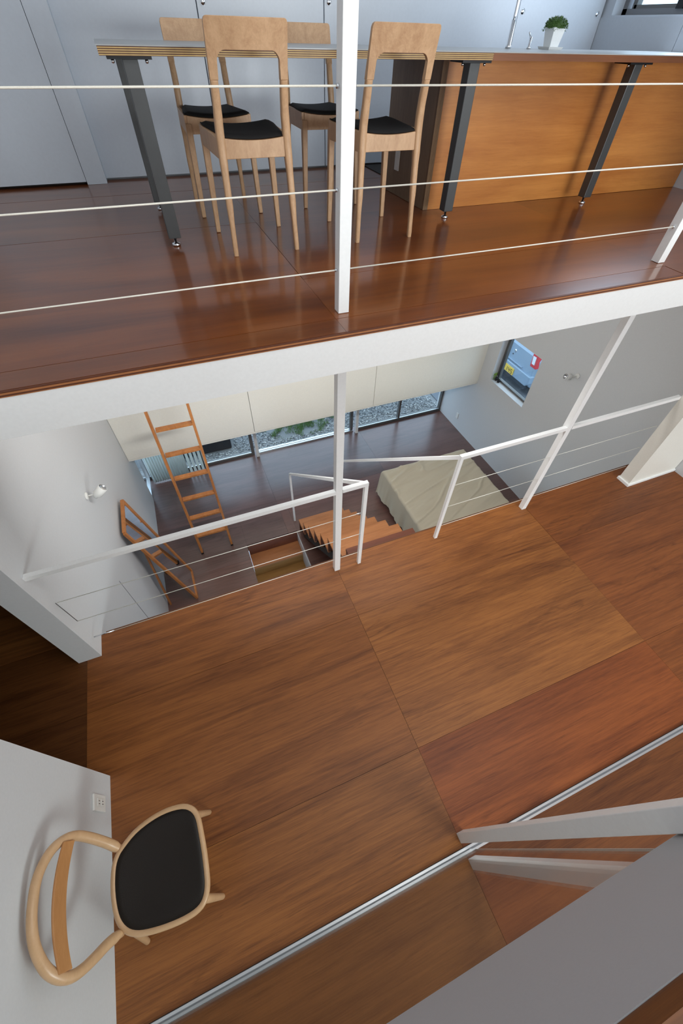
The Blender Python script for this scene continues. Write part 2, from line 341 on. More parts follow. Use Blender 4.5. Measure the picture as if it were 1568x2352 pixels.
# left wall: pier + bedroom / kitchen part, then a doorway, then the near part behind the chair
XL = -1.08
MB().box((XL - 0.14, 1.50, BZ - 0.2), (XL, 4.02, 5.0)).box((XL - 0.14, 4.024, BZ - 0.2), (XL - 0.003, 4.9, 5.0)).box((XL - 0.14, 5.38, BZ - 0.2), (XL, 5.5, 5.0)).box((XL - 0.14, 4.9, -0.93), (XL, 5.38, 5.0)).build('wall_left', WHITE, kind='structure')
MB().box((XL - 0.001, 2.345, BZ), (XL + 0.0015, 2.353, -0.38)).build('trim_8', JOINT, kind='structure')
MB().box((-1.20, -4.0, -0.17), (-1.048, 0.757, 5.0)).build('wall_left', WHITE, kind='structure')
MB().box((-1.20, 0.757, 1.95), (-1.058, 1.50, 5.0)).build('wall_left', WHITE, kind='structure')
# dark store room beyond the doorway
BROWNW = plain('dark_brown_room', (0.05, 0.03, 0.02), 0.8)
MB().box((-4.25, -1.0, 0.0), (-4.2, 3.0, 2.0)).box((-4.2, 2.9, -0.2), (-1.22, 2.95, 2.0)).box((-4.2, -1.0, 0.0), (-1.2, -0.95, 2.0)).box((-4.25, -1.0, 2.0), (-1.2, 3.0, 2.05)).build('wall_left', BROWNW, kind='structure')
# skirting gap line of the near wall
# right wall, with the small square window of the bedroom
XR = 4.285
wy0, wy1, wz0, wz1 = 3.565, 4.335, -0.71, 0.03
MB().box((XR, 0.9, BZ - 0.2), (XR + 0.17, wy0, 1.81)).box((XR, wy1, BZ - 0.2), (XR + 0.17, 5.5, 1.81)).box((XR, wy0, BZ - 0.2), (XR + 0.17, wy1, wz0)).box((XR, wy0, wz1), (XR + 0.17, wy1, 1.81)) \
    .build('wall_right', WHITE, kind='structure')
MB().box((4.17, -4.0, -0.17), (4.285, 1.49, 5.0)).build('wall_right', WHITE, kind='structure')
kwy0, kwy1, kwz0 = 2.75, 4.075, 2.855
MB().box((4.0, 1.44, 1.98), (4.2, kwy0, 5.0)).box((4.0, kwy1, 1.98), (4.2, 4.5, 5.0)).box((4.0, kwy0, 1.98), (4.2, kwy1, kwz0)).box((4.0, kwy0, 3.9), (4.2, kwy1, 5.0)).build('wall_right', WHITEK, kind='structure')
MB().box((3.985, 3.35, 1.98), (3.999, 4.168, kwz0 - 0.012)).box((3.985, 1.6, 1.98), (3.999, 3.345, kwz0 - 0.012)).build('trim_2', WHITEK, kind='structure')
# kitchen back wall: flush white sliding doors with round pulls
wb = struct('wall_back', (1.5, 4.2, 1.98))
MB().box((-1.6, 4.20, 1.98), (4.2, 4.4, 5.0)).build('backing', JOINT, wb)
for a, b in ((-0.2, 0.655), (0.661, 1.517), (1.523, 3.14), (3.143, 3.985)):
    MB().box((a, 4.17, 1.993), (b, 4.198, 4.9)).build('door_panel', WHITEK, wb, bevel=0.002)
for x, z in ((0.70, 2.83), (1.556, 2.853), (3.181, 2.853), (3.937, 2.859)):
    MB().lathe((x, 4.169, z), [(0.0, 0.004), (0.009, 0.004), (0.013, 0.0), (0.017, -0.003), (0.019, 0.001)], 20, axis=(0, -1, 0)).build('round_pull', CHROME, wb)
d1 = struct('door_1', (-0.8, 4.08, 1.98))
MB().box((-1.55, 4.07, 1.998), (-0.334, 4.11, 4.9)).build('door_leaf', WHITEK, d1)
MB().box((-0.331, 4.072, 1.981), (-0.2, 4.2, 4.9)).build('door_jamb', WHITEK, d1)
MB().box((-1.6, 4.12, 1.981), (-0.33, 4.18, 2.05)).build('threshold', DARKGAP, d1)
# ceilings, rear, lower enclosure
MB().box((-3.1, -4.1, 5.0), (4.5, 5.6, 5.1)).build('ceiling', WHITE, kind='structure')
MB().box((-3.1, -4.15, -0.2), (4.5, -4.0, 5.0)).build('wall_front', WHITE, kind='structure')
MB().box((-1.4, 0.85, BZ - 0.1), (4.45, 0.9, -0.17)).build('wall_front', WHITE, kind='structure')
MB().box((-1.75, 1.4, 1.8), (-1.6, 4.5, 5.0)).build('wall_left', WHITEK, kind='structure')
# bedroom far side: hanging white boards above a recessed strip of low windows
wf = struct('wall_back', (1.6, 4.6, -0.93))
for a, b in ((-1.08, 0.587), (0.593, 2.412), (2.418, 4.284)):
    MB().box((a, 4.59, -0.905), (b, 4.62, 1.808)).build('wall_board', CREAM, wf, bevel=0.0015)
MB().box((-1.08, 4.595, -0.935), (4.284, 4.625, -0.910)).build('bottom_rail', CREAM, wf)
MB().box((-1.08, 4.625, -0.93), (4.284, 5.39, -0.90)).build('soffit', WHITE, wf)
MB().box((-1.4, 4.63, -0.90), (4.4, 5.45, 1.8)).build('core', WHITE, wf)
# low windows
w1 = struct('window_1', (1.6, 5.39, BZ))
MB().box((-1.09, 5.35, BZ), (0.62, 5.43, BZ + 0.04)).build('window_frame', ALUD, w1)
MB().box((0.67, 5.35, BZ), (2.45, 5.43, BZ + 0.022)).build('window_frame', ALU, w1)
MB().box((2.53, 5.35, BZ), (4.28, 5.43, BZ + 0.045)).build('window_frame', ALUD, w1)
for a, b, mt in ((-1.09, 0.575, ALUD), (0.67, 2.40, ALU), (2.53, 4.25, ALUD)):
    MB().box((a, 5.36, BZ + 0.04), (b, 5.375, BZ + 0.052)).build('track', ALU, w1)
for x, wd in ((-0.22, 0.035), (0.60, 0.05), (2.42, 0.05), (3.38, 0.035), (4.265, 0.03)):
    MB().box((x - wd / 2, 5.36, BZ + 0.02), (x + wd / 2, 5.42, -0.93)).build('mullion', ALUD, w1)
for a, b in ((-1.07, -0.24), (-0.20, 0.575), (0.66, 2.395), (2.50, 3.36), (3.40, 4.25)):
    MB().box((a, 5.388, BZ + 0.04), (b, 5.394, -0.93)).build('pane', GLASS, w1)
# glazed strip at the end of the left wall
w2 = struct('window_2', (XL, 5.14, BZ))
MB().box((XL - 0.06, 4.90, BZ), (XL - 0.01, 4.93, -0.93)).box((XL - 0.06, 5.35, BZ), (XL - 0.01, 5.38, -0.93)).box((XL - 0.06, 4.90, BZ), (XL - 0.01, 5.38, BZ + 0.05)).build('window_frame', ALU, w2)
MB().box((XL - 0.04, 4.93, BZ + 0.05), (XL - 0.034, 5.35, -0.93)).build('pane', GLASS, w2)
# square window in the right wall
w3 = struct('window_3', (XR + 0.1, 3.95, wz0))
fx0, fx1 = XR + 0.10, XR + 0.15
MB().box((fx0, wy1 - 0.05, wz0), (fx1, wy1, wz1)).box((fx0, wy0, wz0), (fx1, wy0 + 0.03, wz1)).box((fx0, wy0, wz0), (fx1, wy1, wz0 + 0.03)).box((fx0, wy0, wz1 - 0.03), (fx1, wy1, wz1)).build('window_frame', ALUD, w3)
MB().box((fx0 + 0.02, wy0 + 0.03, wz0 + 0.03), (fx0 + 0.026, wy1 - 0.05, wz1 - 0.03)).build('pane', GLASS, w3)
MB().tube([(fx0 - 0.015, wy1 - 0.055, wz0 + 0.03), (fx0 - 0.015, wy1 - 0.055, wz1 - 0.03)], 0.013, 10).build('screen_roller', IRON, w3)
# kitchen window in the kitchen's right wall
w4 = struct('window_4', (4.12, 3.4, kwz0))
MB().box((4.10, kwy0, kwz0), (4.15, kwy1, kwz0 + 0.035)).box((4.10, kwy1 - 0.045, kwz0), (4.15, kwy1, 3.9)).build('window_frame', plain('grey_window_frame', (0.22, 0.22, 0.23), 0.4, metal=0.3), w4)
MB().box((4.105, kwy0, kwz0 + 0.035), (4.155, kwy1 - 0.10, kwz0 + 0.055)).box((4.105, kwy1 - 0.125, kwz0 + 0.035), (4.155, kwy1 - 0.085, 3.9)).build('sash', ALUD, w4)
MB().box((4.125, kwy0, kwz0 + 0.055), (4.13, kwy1 - 0.125, 3.9)).build('pane', GLASS, w4)
MB().box((4.085, 3.50, kwz0 + 0.03), (4.11, 3.56, kwz0 + 0.075)).build('latch', IRONB, w4)
# flat black plate on the kitchen floor behind the island
MB().box((1.87, 3.40, 1.979), (3.98, 4.168, 1.984)).build('trim_3', DARKGAP, kind='structure')

# loft slab under the photographer
fl = struct('floor', (1.6, -1.2, 2.1))
MB().box((-1.04, -2.2, 1.705), (4.165, -0.255, 2.083)).build('slab', WHITE, fl)
MB().box((-1.04, -2.2, 2.084), (4.165, -0.236, 2.128)).build('plywood_panel', FLOORM, fl, color=(0.55, 0.52, 0.52))
MB().box((-1.04, -0.2555, 1.705), (4.165, -0.235, 2.083)).build('trim_4', plain('shaded_fascia', (0.40, 0.40, 0.415), 0.5), kind='structure')  # shade on the white fascia is put into its grey colour
# sliding track on the middle floor and the glass sheet standing in it
tk_ = struct('trim_5', (1.6, -0.257, 0))
MB().box((-1.045, -0.281, 0.0), (4.165, -0.251, 0.004)).build('track_base', plain('track_grey', (0.3, 0.31, 0.33), 0.5), tk_)
MB().box((-1.045, -0.251, 0.0), (4.165, -0.2485, 0.002)).build('seal', DARKGAP, tk_)
for y in (-0.2755, -0.2565):
    MB().box((-1.045, y - 0.0050, 0.004), (4.165, y + 0.0050, 0.010)).build('track_rib', ALU, tk_)
gs = thing('glass_sheet', 'tall clear glass sheet standing in the floor track, mirroring the white column', 'glass panel', (-0.18, -0.267, 0.006))
MB().box((-1.044, -0.2695, 0.0045), (0.668, -0.2645, 1.703)).build('glass', glassmat('partition_glass', (0.95, 0.97, 0.96), 1.0), gs)
MB().box((0.6685, -0.2695, 0.0045), (0.6705, -0.2645, 1.703)).build('polished_edge', plain('glass_edge', (0.55, 0.62, 0.60), 0.15), gs)

# ================================================================ COLUMNS
def column(x, y, z0, z1, s, label, mat=STEELW, group='white square steel columns'):
    return tag(MB().box((x - s / 2, y - s / 2, z0), (x + s / 2, y + s / 2, z1)).build('steel_column', mat, bevel=0.002), label, 'column', group)
c1 = column(0.6415, 1.578, 0, 1.81, 0.045, 'white square column below the middle of the kitchen slab, beside the stair opening')
c2 = column(2.438, 1.578, 0, 1.81, 0.045, 'thin white square column under the kitchen slab, beyond the bed, right of the stairs')
c3 = column(0.6485, 1.594, 1.9805, 5.0, 0.046, 'white column on the kitchen floor edge in the middle, in front of the chairs')
c4 = column(2.446, 1.596, 1.9805, 5.0, 0.046, 'white column on the kitchen floor edge at the far right')
c5 = column(0.6655, -0.2085, 0, 4.99, 0.045, 'white column standing beside the floor track at the end of the glass sheet, bottom right')
column(0.665, 5.30, BZ, -0.936, 0.05, 'pale column between the left and the middle low garden window')
column(2.49, 5.30, BZ, -0.936, 0.05, 'pale column between the middle and the right low garden window')
pl = thing('pillar', 'broad cream white pillar with a small base at the right end of the railing', 'pillar', (3.85, 1.50, 0))
MB().box((3.56, 1.445, 0.001), (4.165, 1.555, 4.99)).build('shaft', STEELC, pl)
MB().box((3.545, 1.432, 0.0), (4.165, 1.565, 0.03)).build('base', STEELW, pl, bevel=0.004)

# ================================================================ RAILINGS
def cable(root, a, b, r, mat, name='cable'): return MB().tube([a, b], r, 8).build(name, mat, root)
rk = thing('cable_railing', 'three taut white cables along the kitchen edge', 'railing', (0.65, 1.594, 1.98))
for z in (2.137, 2.383, 2.626):
    for a, b in ((-1.58, 0.6255), (0.6715, 2.423), (2.469, 3.99)):
        cable(rk, (a, 1.594, z), (b, 1.594, z), 0.0026, ROPE)
    for x in (0.6215, 0.6755, 2.419): MB().lathe((x, 1.594, z), [(0.0, -0.004), (0.006, -0.004), (0.006, 0.004), (0, 0.004)], 10, axis=(1, 0, 0)).build('ferrule', CHROME, rk)
YR = 1.567
rl = thing('stair_railing', 'white handrail with cables left of the stairs, going down to the bedroom', 'railing', (0.3, YR, 0))
MB().box((XL + 0.001, YR - 0.014, 0.893), (0.618, YR + 0.014, 0.921)).box((0.665, YR - 0.014, 0.893), (0.84, YR + 0.014, 0.921)).build('handrail', STEELW, rl)
MB().box((0.815, YR - 0.0125, 0.0), (0.84, YR + 0.0125, 0.893)).build('post', STEELW, rl)
MB().bar((0.8275, YR, 0.905), (0.8275, 3.72, -1.005), 0.024, 0.026).build('sloping_handrail', STEELW, rl)
MB().box((0.815, 3.708, BZ), (0.84, 3.733, -1.0)).build('post', STEELW, rl)
for z in (0.150, 0.386, 0.625):
    cable(rl, (XL + 0.02 if z > 0.3 else XL + 0.02, YR, z), (0.6185, YR, z), 0.0021, WIRE)
    cable(rl, (0.6645, YR, z), (0.815, YR, z), 0.0021, WIRE)
cable(rl, (XL + 0.02, YR, 0.386), (XL + 0.012, YR, 0.625), 0.002, IRON, 'wire_loop')
MB().tube([(0.775, YR, 0.625), (0.808, YR, 0.625)], 0.005, 8).build('tensioner', CHROME, rl)
MB().tube([(XL + 0.015, YR, 0.150), (XL + 0.14, YR, 0.150)], 0.0045, 8).build('tensioner', CHROME, rl)
rr = thing('stair_railing', 'white handrail with cables right of the stairs, ending at the broad pillar', 'railing', (2.5, YR, 0))
MB().box((1.517, YR - 0.014, 0.893), (2.414, YR + 0.014, 0.921)).box((2.462, YR - 0.014, 0.893), (3.558, YR + 0.014, 0.921)).build('handrail', STEELW, rr)
MB().box((1.517, YR - 0.0125, 0.0), (1.542, YR + 0.0125, 0.893)).build('post', STEELW, rr)
MB().bar((1.53, YR, 0.905), (1.53, 3.72, -1.005), 0.024, 0.026).build('sloping_handrail', STEELW, rr)
MB().box((1.517, 3.708, BZ), (1.542, 3.733, -1.0)).build('post', STEELW, rr)
for z in (0.150, 0.386, 0.625):
    cable(rr, (1.542, YR, z), (2.4145, YR, z), 0.0021, WIRE)
    cable(rr, (2.4615, YR, z), (3.558, YR, z), 0.0021, WIRE)

# ================================================================ STAIRS
st = thing('staircase', 'open wooden stairs from the middle floor down beside the bed', 'stairs', (1.17, 2.6, BZ))
for k in range(1, 9):
    z = -0.22 * k; y0 = 1.668 + 0.24 * (k - 1) - 0.07
    if k == 1: y0 = 1.675
    y1 = 1.568 + 0.24 * k + 0.055
    MB().box((0.843, y0, z - 0.028), (1.512, y1, z)).build('tread', TREADD if k == 1 else TREAD, st)
    MB().box((0.845, y1 - 0.03, z - 0.22), (1.512, y1 - 0.006, z - 0.029)).build('riser', TREADD, st)
MB().bar((0.885, 1.75, -0.45), (0.885, 3.42, -1.96), 0.03, 0.10).bar((1.475, 1.75, -0.45), (1.475, 3.42, -1.96), 0.03, 0.10).build('stringer', DARKGAP, st)
s2 = thing('staircase', 'yellow brown stairs going further down through the hole in the bedroom floor', 'stairs', (0.43, 3.0, BZ - 1.5))
for k in range(1, 7):
    z = BZ - 0.22 * k; y1 = 3.525 - 0.235 * (k - 1)
    MB().box((0.065, y1 - 0.26, z - 0.03), (0.792, y1 - 0.001, z)).build('tread', TREAD if k == 1 else TREADL, s2)
    MB().box((0.065, y1 - 0.018, z + 0.001), (0.792, y1 - 0.002, z + 0.188)).build('riser', TREADL if k > 1 else TREADD, s2)
MB().box((0.793, 2.2, BZ - 1.4), (0.80, 3.529, BZ - 0.03)).build('trim_6', WHITE, kind='structure')
MB().box((0.05, 1.2, BZ - 1.6), (0.0605, 3.56, BZ - 0.03)).build('trim_7', BROWNW, kind='structure')

# ================================================================ DINING CHAIRS
def lean(z): return -0.188 - 0.30 * max(0, z - 0.44) ** 1.25 if z > 0.44 else -0.188 - 0.02 * (1 - z / 0.44)
def make_dining_chair():
    t = thing('dining_chair', '', 'chair', (0, 0, 0))
    for s in (-1, 1):
        pts = []; rs = []
        for z in (0.0, 0.02, 0.2, 0.36, 0.41, 0.47, 0.53, 0.60, 0.618):
            pts.append((s * (0.1475 + 0.0135 * (1 - min(z, .44) / 0.44) - 0.005 * min(1, max(0, (z - .45) / 0.1))), lean(z) + 0.0045 * min(1, max(0, (z - .45) / 0.1)), z))
            rs.append({0.0: 0.0110, 0.02: 0.0122, 0.2: 0.0155, 0.36: 0.0178, 0.41: 0.018, 0.47: 0.0178, 0.53: 0.0168, 0.60: 0.0160, 0.618: 0.0155}[z])
        MB().tube(smooth_pts(pts, 3), [rs[min(len(rs) - 1, i // 3)] for i in range(3 * (len(pts) - 1) + 1)], 16, flat=1.0, up=(0, 1, 0), sq=0.62).build('leg', OAK, t)
        MB().bar((s * 0.176, 0.196, 0.0), (s * 0.163, 0.190, 0.415), 0.023, 0.023, up=(0, 1, 0), w2=(0.033, 0.033)).build('leg', OAK, t, bevel=0.004)
    # backrest: flat curved board with an arched lower edge running into the stiles
    W = 0.158
    outer = []
    for a in range(0, 7): outer.append((-W + 0.016 - 0.016 * math.cos(a * math.pi / 12), 0.775 - 0.016 + 0.016 * math.sin(a * math.pi / 12)))
    def panel_y(x, z, f): return lean(z) + 0.010 * (x / W) ** 2 - 0.004 + f
    nx = 24; zt = 0.776
    def lower(x):
        ax = abs(x); xi = W - 0.031
        if ax >= xi: return 0.615
        rr_ = 0.036
        if ax > xi - rr_: return 0.694 - rr_ * 1.15 + rr_ * 1.15 * math.sqrt(max(0, 1 - ((ax - (xi - rr_)) / rr_) ** 2)) if ax < xi - 0.0005 else 0.615
        return 0.694
    def upper(x):
        ax = abs(x); r2 = 0.014
        return zt - (r2 - math.sqrt(max(0, r2 * r2 - (ax - (W - r2)) ** 2)) if ax > W - r2 else 0) - 0.0
    xs = sorted(set([round(-W + 0.0035 * i, 5) for i in range(0, 20)] + [round(W - 0.0035 * i, 5) for i in range(0, 20)] + [-0.08 + 0.02 * i for i in range(9)]))
    vs = []; fs = []; nz = 5
    for sd in (-1, 1):
        for x in xs:
            l, u = lower(x), upper(x)
            for k in range(nz + 1):
                z = l + (u - l) * k / nz; vs.append((x, panel_y(x, z, sd * (0.009 + 0.0055 * max(0, min(1, (0.70 - z) / 0.085)))), z))
    n = len(xs); H = n * (nz + 1)
    for i in range(n - 1):
        for k in range(nz):
            a = i * (nz + 1) + k; b = a + nz + 1
            fs.append((a, b, b + 1, a + 1)); fs.append((H + a, H + a + 1, H + b + 1, H + b))
        for k in (0, nz):
            a = i * (nz + 1) + k; b = a + nz + 1; fs.append((a, H + a, H + b, b))
    for i in (0, n - 1):
        for k in range(nz):
            a = i * (nz + 1) + k; fs.append((a, a + 1, H + a + 1, H + a))
    MB().add(vs, fs, 0, False).build('backrest', OAK, t, bevel=0.003)
    # seat frame with dipped top
    fr = MB()
    def rail(p, q, th):
        p = Vector(p); q = Vector(q); d = (q - p); nrm = Vector((-d.y, d.x, 0)).normalized() * th / 2; N = 8; vs = []; fs = []
        for i in range(N + 1):
            c = p + d * i / N; zt_ = 0.432 + 0.013 * (c.x / 0.16) ** 2
            for sg, z in ((-1, 0.372), (1, 0.372), (1, zt_), (-1, zt_)): vs.append((c.x + nrm.x * sg, c.y + nrm.y * sg, z))
        for i in range(N):
            for k in range(4): fs.append((i * 4 + k, i * 4 + (k + 1) % 4, i * 4 + 4 + (k + 1) % 4, i * 4 + 4 + k))
        fs += [(0, 1, 2, 3), (N * 4, N * 4 + 3, N * 4 + 2, N * 4 + 1)]
        fr.add(vs, fs)
    rail((-0.145, -0.190, 0), (0.145, -0.190, 0), 0.018); rail((-0.165, 0.192, 0), (0.165, 0.192, 0), 0.018)
    rail((-0.157, -0.185, 0), (-0.170, 0.195, 0), 0.018); rail((0.157, -0.185, 0), (0.170, 0.195, 0), 0.018)
    fr.build('seat_frame', OAK, t, bevel=0.002)
    vs = []; fs = []; nu, nv = 14, 14
    for lev in (0, 1):
        for j in range(nv + 1):
            v = j / nv; y = -0.190 + 0.388 * v; hw = 0.138 + (0.171 - 0.138) * min(1, v * 1.3)
            for i in range(nu + 1):
                u = -1 + 2 * i / nu; x = hw * u
                e = max(abs(u), abs(2 * v - 1)); rnd_ = 0.010 * max(0, (e - 0.85) / 0.15) ** 2
                z = 0.434 + 0.013 * (x / 0.16) ** 2 + (0.014 - rnd_ if lev else 0)
                vs.append((x, y, z))
    M_ = (nu + 1) * (nv + 1)
    for j in range(nv):
        for i in range(nu):
            a = j * (nu + 1) + i; fs.append((a, a + nu + 1, a + nu + 2, a + 1)); fs.append((M_ + a, M_ + a + 1, M_ + a + nu + 2, M_ + a + nu + 1))
    for i in range(nu):
        for a in (i, nv * (nu + 1) + i): fs.append((a, a + 1, M_ + a + 1, M_ + a))
    for j in range(nv):
        for a in (j * (nu + 1), j * (nu + 1) + nu): fs.append((a, a + nu + 1, M_ + a + nu + 1, M_ + a))
    MB().add(vs, fs, 0, True).build('seat', BLACKF, t)
    return t
def dup(root, loc, rz, label):
    r = root.copy(); COL.objects.link(r); r.location = loc; r.rotation_euler = (0, 0, rz); r['label'] = label
    for ch in root.children:
        c = ch.copy(); COL.objects.link(c); c.parent = r
    return r
ch = make_dining_chair(); ch['group'] = 'pale oak dining chairs at the long table'
spots = [((0.533, 2.562, KZ), 0, 'pale oak chair with its back to us, between the left table leg and white column'),
         ((1.204, 2.565, KZ), 0, 'pale oak chair with its back to the camera, just right of the white column'),
         ((0.502, 3.252, KZ), math.pi, 'pale oak chair facing us across the table, on the left, behind the nearest chair'),
         ((1.158, 3.268, KZ), math.pi, 'pale oak chair facing us across the table, mostly hidden by the white column')]
src = ch
for i, (l, r, lab) in enumerate(spots):
    if i: dup(src, l, r, lab)
src.location = spots[0][0]; src['label'] = spots[0][2]

# ================================================================ LONG TABLE
TX0, TX1, TY0, TY1 = -0.003, 3.98, 2.55, 3.42
tb = thing('long_table', 'long plywood edged table with dark steel legs, running into the kitchen counter', 'table', (1.5, 2.95, KZ))
MB().box((TX0, TY0, 2.648), (1.83, TY1, 2.674)).build('tabletop', PLY, tb)
MB().box((1.8305, TY0, 2.648), (TX1, TY1, 2.674)).build('counter_edge', EDGEB, tb)
MB().box((TX0 - 0.004, TY0 - 0.001, 2.6742), (TX1, TY1, 2.6775)).build('top_sheet', TOPL, tb)
for x, y in ((0.107, 2.60), (0.098, 3.30), (1.755, 2.61), (2.885, 2.625)):
    lg = MB().box((x - 0.03, y - 0.025, 2.018), (x + 0.03, y + 0.035, 2.640)).build('leg', IRON, tb, bevel=0.003)
    MB().box((x - 0.085, y - 0.04, 2.6385), (x + 0.085, y + 0.08, 2.6475)).build('mounting_plate', IRONB, lg)
    for sx in (-0.065, 0.065):
        MB().lathe((x + sx, y - 0.01, 2.626), [(0, 0), (0.006, 0.002), (0.0065, 0.012), (0, 0.0125)], 10).build('bolt', CHROME, lg)
    MB().lathe((x, y + 0.005, 1.98), [(0, 0), (0.02, 0), (0.022, 0.004), (0.02, 0.012), (0.007, 0.015), (0.007, 0.038), (0, 0.038)], 18).build('levelling_foot', CHROME, lg)
# island
il = thing('kitchen_island', 'plywood kitchen island under the counter, orange brown front and grey brown end', 'cabinet', (2.8, 3.1, KZ))
MB().box((1.735, 2.80, 1.981), (3.98, 2.818, 2.647)).build('front_panel', ISLE, il)
MB().box((1.70, 2.80, 1.981), (1.7345, 2.818, 2.647)).build('front_edge', PLYI, il)
MB().box((1.70, 2.8185, 1.981), (1.722, 3.40, 2.647)).build('end_panel', ISLES, il)
MB().box((1.723, 2.819, 1.99), (3.97, 3.38, 2.60)).build('carcass', DARKGAP, il)
oi_ = thing('socket_plate', 'white socket plate low on the island end panel', 'socket', (1.694, 3.22, 2.12))
MB().box((1.692, 3.185, 2.115), (1.6995, 3.245, 2.232)).build('plate', PLASTIC, oi_, bevel=0.002)
MB().box((1.689, 3.203, 2.14), (1.6918, 3.227, 2.207)).build('insert', PLASTIC, oi_)
# tap, valve and pot on the counter
TZ = 2.678
tp = thing('kitchen_tap', 'tall chrome kitchen tap standing on the counter, its top outside the picture', 'tap', (2.392, 3.2, TZ))
MB().lathe((2.392, 3.2, TZ), [(0, 0), (0.017, 0), (0.017, 0.012), (0.0125, 0.016), (0.0125, 0.115), (0, 0.116)], 20).build('body', CHROME, tp)
MB().tube(smooth_pts([(2.392, 3.2, TZ + 0.11), (2.392, 3.2, TZ + 0.22), (2.392, 3.2, TZ + 0.30), (2.392, 3.17, TZ + 0.36), (2.392, 3.10, TZ + 0.385), (2.392, 3.03, TZ + 0.36), (2.392, 3.0, TZ + 0.30)], 4), 0.0085, 12).build('spout', CHROME, tp)
vv = thing('valve', 'small chrome lever valve beside the tall tap', 'tap', (2.55, 3.2, TZ))
MB().lathe((2.55, 3.2, TZ), [(0, 0), (0.013, 0), (0.013, 0.008), (0.009, 0.012), (0.009, 0.05), (0, 0.052)], 16).build('body', CHROME, vv)
MB().tube([(2.55, 3.2, TZ + 0.044), (2.505, 3.17, TZ + 0.068)], [0.005, 0.0035], 8).build('lever', CHROME, vv)
pot = thing('potted_plant', 'mossy green plant in a tapered square white pot on the counter', 'plant', (2.72, 3.2, TZ))
MB().prism([(-1, -1), (1, -1), (1, 1), (-1, 1)], lambda p: (2.72 + p[0] * .05, 3.2 + p[1] * .05, TZ), lambda p: (2.72 + p[0] * .056, 3.2 + p[1] * .056, TZ + 0.012)).build('saucer', CERAM, pot)
MB().prism([(-1, -1), (1, -1), (1, 1), (-1, 1)], lambda p: (2.72 + p[0] * .032, 3.2 + p[1] * .032, TZ + 0.012), lambda p: (2.72 + p[0] * .044, 3.2 + p[1] * .044, TZ + 0.092)).build('pot', CERAM, pot)
mb = MB(); rng = random.Random(3)
for i in range(1500):
    a = rng.uniform(0, 2 * math.pi); el = math.asin(rng.uniform(-0.25, 1)); rr_ = rng.uniform(0.85, 1.12)
    d = Vector((math.cos(a) * math.cos(el), math.sin(a) * math.cos(el), math.sin(el)))
    c = Vector((2.72, 3.2, TZ + 0.098)) + Vector((d.x * 0.062, d.y * 0.062, d.z * 0.034)) * rr_
    if rng.random() < 0.12 and d.z < 0.2: c += Vector((d.x, d.y, -1.2)) * 0.012
    u = Vector((rng.uniform(-1, 1), rng.uniform(-1, 1), rng.uniform(-1, 1))).normalized() * 0.004; v = d.cross(u).normalized() * 0.0022
    mb.add([c - v, c + v, c + u + d * 0.006], [(0, 1, 2)])
mb.lathe((2.72, 3.2, TZ + 0.088), [(0.050, 0), (0.054, 0.01), (0.045, 0.028), (0.025, 0.038), (0, 0.041)], 16)
fo = mb.build('foliage', LEAF, pot); fo['kind'] = 'stuff'

# ================================================================ BENTWOOD CHAIR (foreground)
bc = thing('bentwood_chair', 'pale bentwood chair with a black leather seat and hoop back against the white wall', 'chair', (-0.72, 0.21, 0))
seat = [(-0.845, 0.343), (-0.788, 0.381), (-0.716, 0.403), (-0.643, 0.409), (-0.571, 0.397), (-0.53, 0.369), (-0.511, 0.329), (-0.505, 0.269), (-0.502, 0.195), (-0.504, 0.125), (-0.510, 0.073),
        (-0.527, 0.035), (-0.557, 0.014), (-0.61, 0.006), (-0.686, 0.009), (-0.76, 0.021), (-0.809, 0.037), (-0.844, 0.062), (-0.87, 0.102), (-0.884, 0.158), (-0.888, 0.224), (-0.881, 0.287), (-0.866, 0.321)]
cx, cy = -0.70, 0.205
def inset(p, d):
    v = Vector((p[0] - cx, p[1] - cy)); L_ = v.length; v *= (L_ - d) / L_; return (cx + v.x, cy + v.y)
rimp = smooth_pts([(*inset(p, 0.011), 0.436) for p in seat], 3, True)
MB().tube(rimp, 0.0125, 10, closed=True).build('seat_rim', BEECH, bc)
ring = [Vector((*inset(p, 0.014), 0)) for p in seat]; ring = smooth_pts(ring, 3, True); n = len(ring); vs = []; fs = []
levels = [(1.0, 0.432), (0.985, 0.443), (0.95, 0.447), (0.86, 0.4455), (0.70, 0.441), (0.45, 0.436), (0.2, 0.434)]
for sc, z in levels:
    for p in ring: vs.append((cx + (p.x - cx) * sc, cy + (p.y - cy) * sc, z))
for l in range(len(levels) - 1):
    for k in range(n): fs.append((l * n + k, l * n + (k + 1) % n, (l + 1) * n + (k + 1) % n, (l + 1) * n + k))
vs.append((cx, cy, 0.433)); c0 = len(vs) - 1
for k in range(n): fs.append(((len(levels) - 1) * n + k, (len(levels) - 1) * n + (k + 1) % n, c0))
vs.append((cx, cy, 0.425)); c1_ = len(vs) - 1
for k in range(n): fs.append(((k + 1) % n, k, c1_))
MB().add(vs, fs, 0, True).build('seat', BLACKL, bc)
hoop = [(-0.850, 0.335, 0.425), (-0.872, 0.360, 0.462), (-0.890, 0.378, 0.497), (-0.917, 0.402, 0.556), (-0.943, 0.418, 0.613), (-0.964, 0.414, 0.661), (-0.984, 0.392, 0.704), (-0.999, 0.352, 0.738), (-1.008, 0.303, 0.760), (-1.011, 0.248, 0.767),
        (-1.011, 0.192, 0.766), (-1.006, 0.137, 0.754), (-0.996, 0.090, 0.731), (-0.983, 0.052, 0.702), (-0.965, 0.024, 0.663), (-0.947, 0.013, 0.623), (-0.928, 0.018, 0.581), (-0.906, 0.035, 0.53), (-0.884, 0.054, 0.482), (-0.855, 0.068, 0.428)]
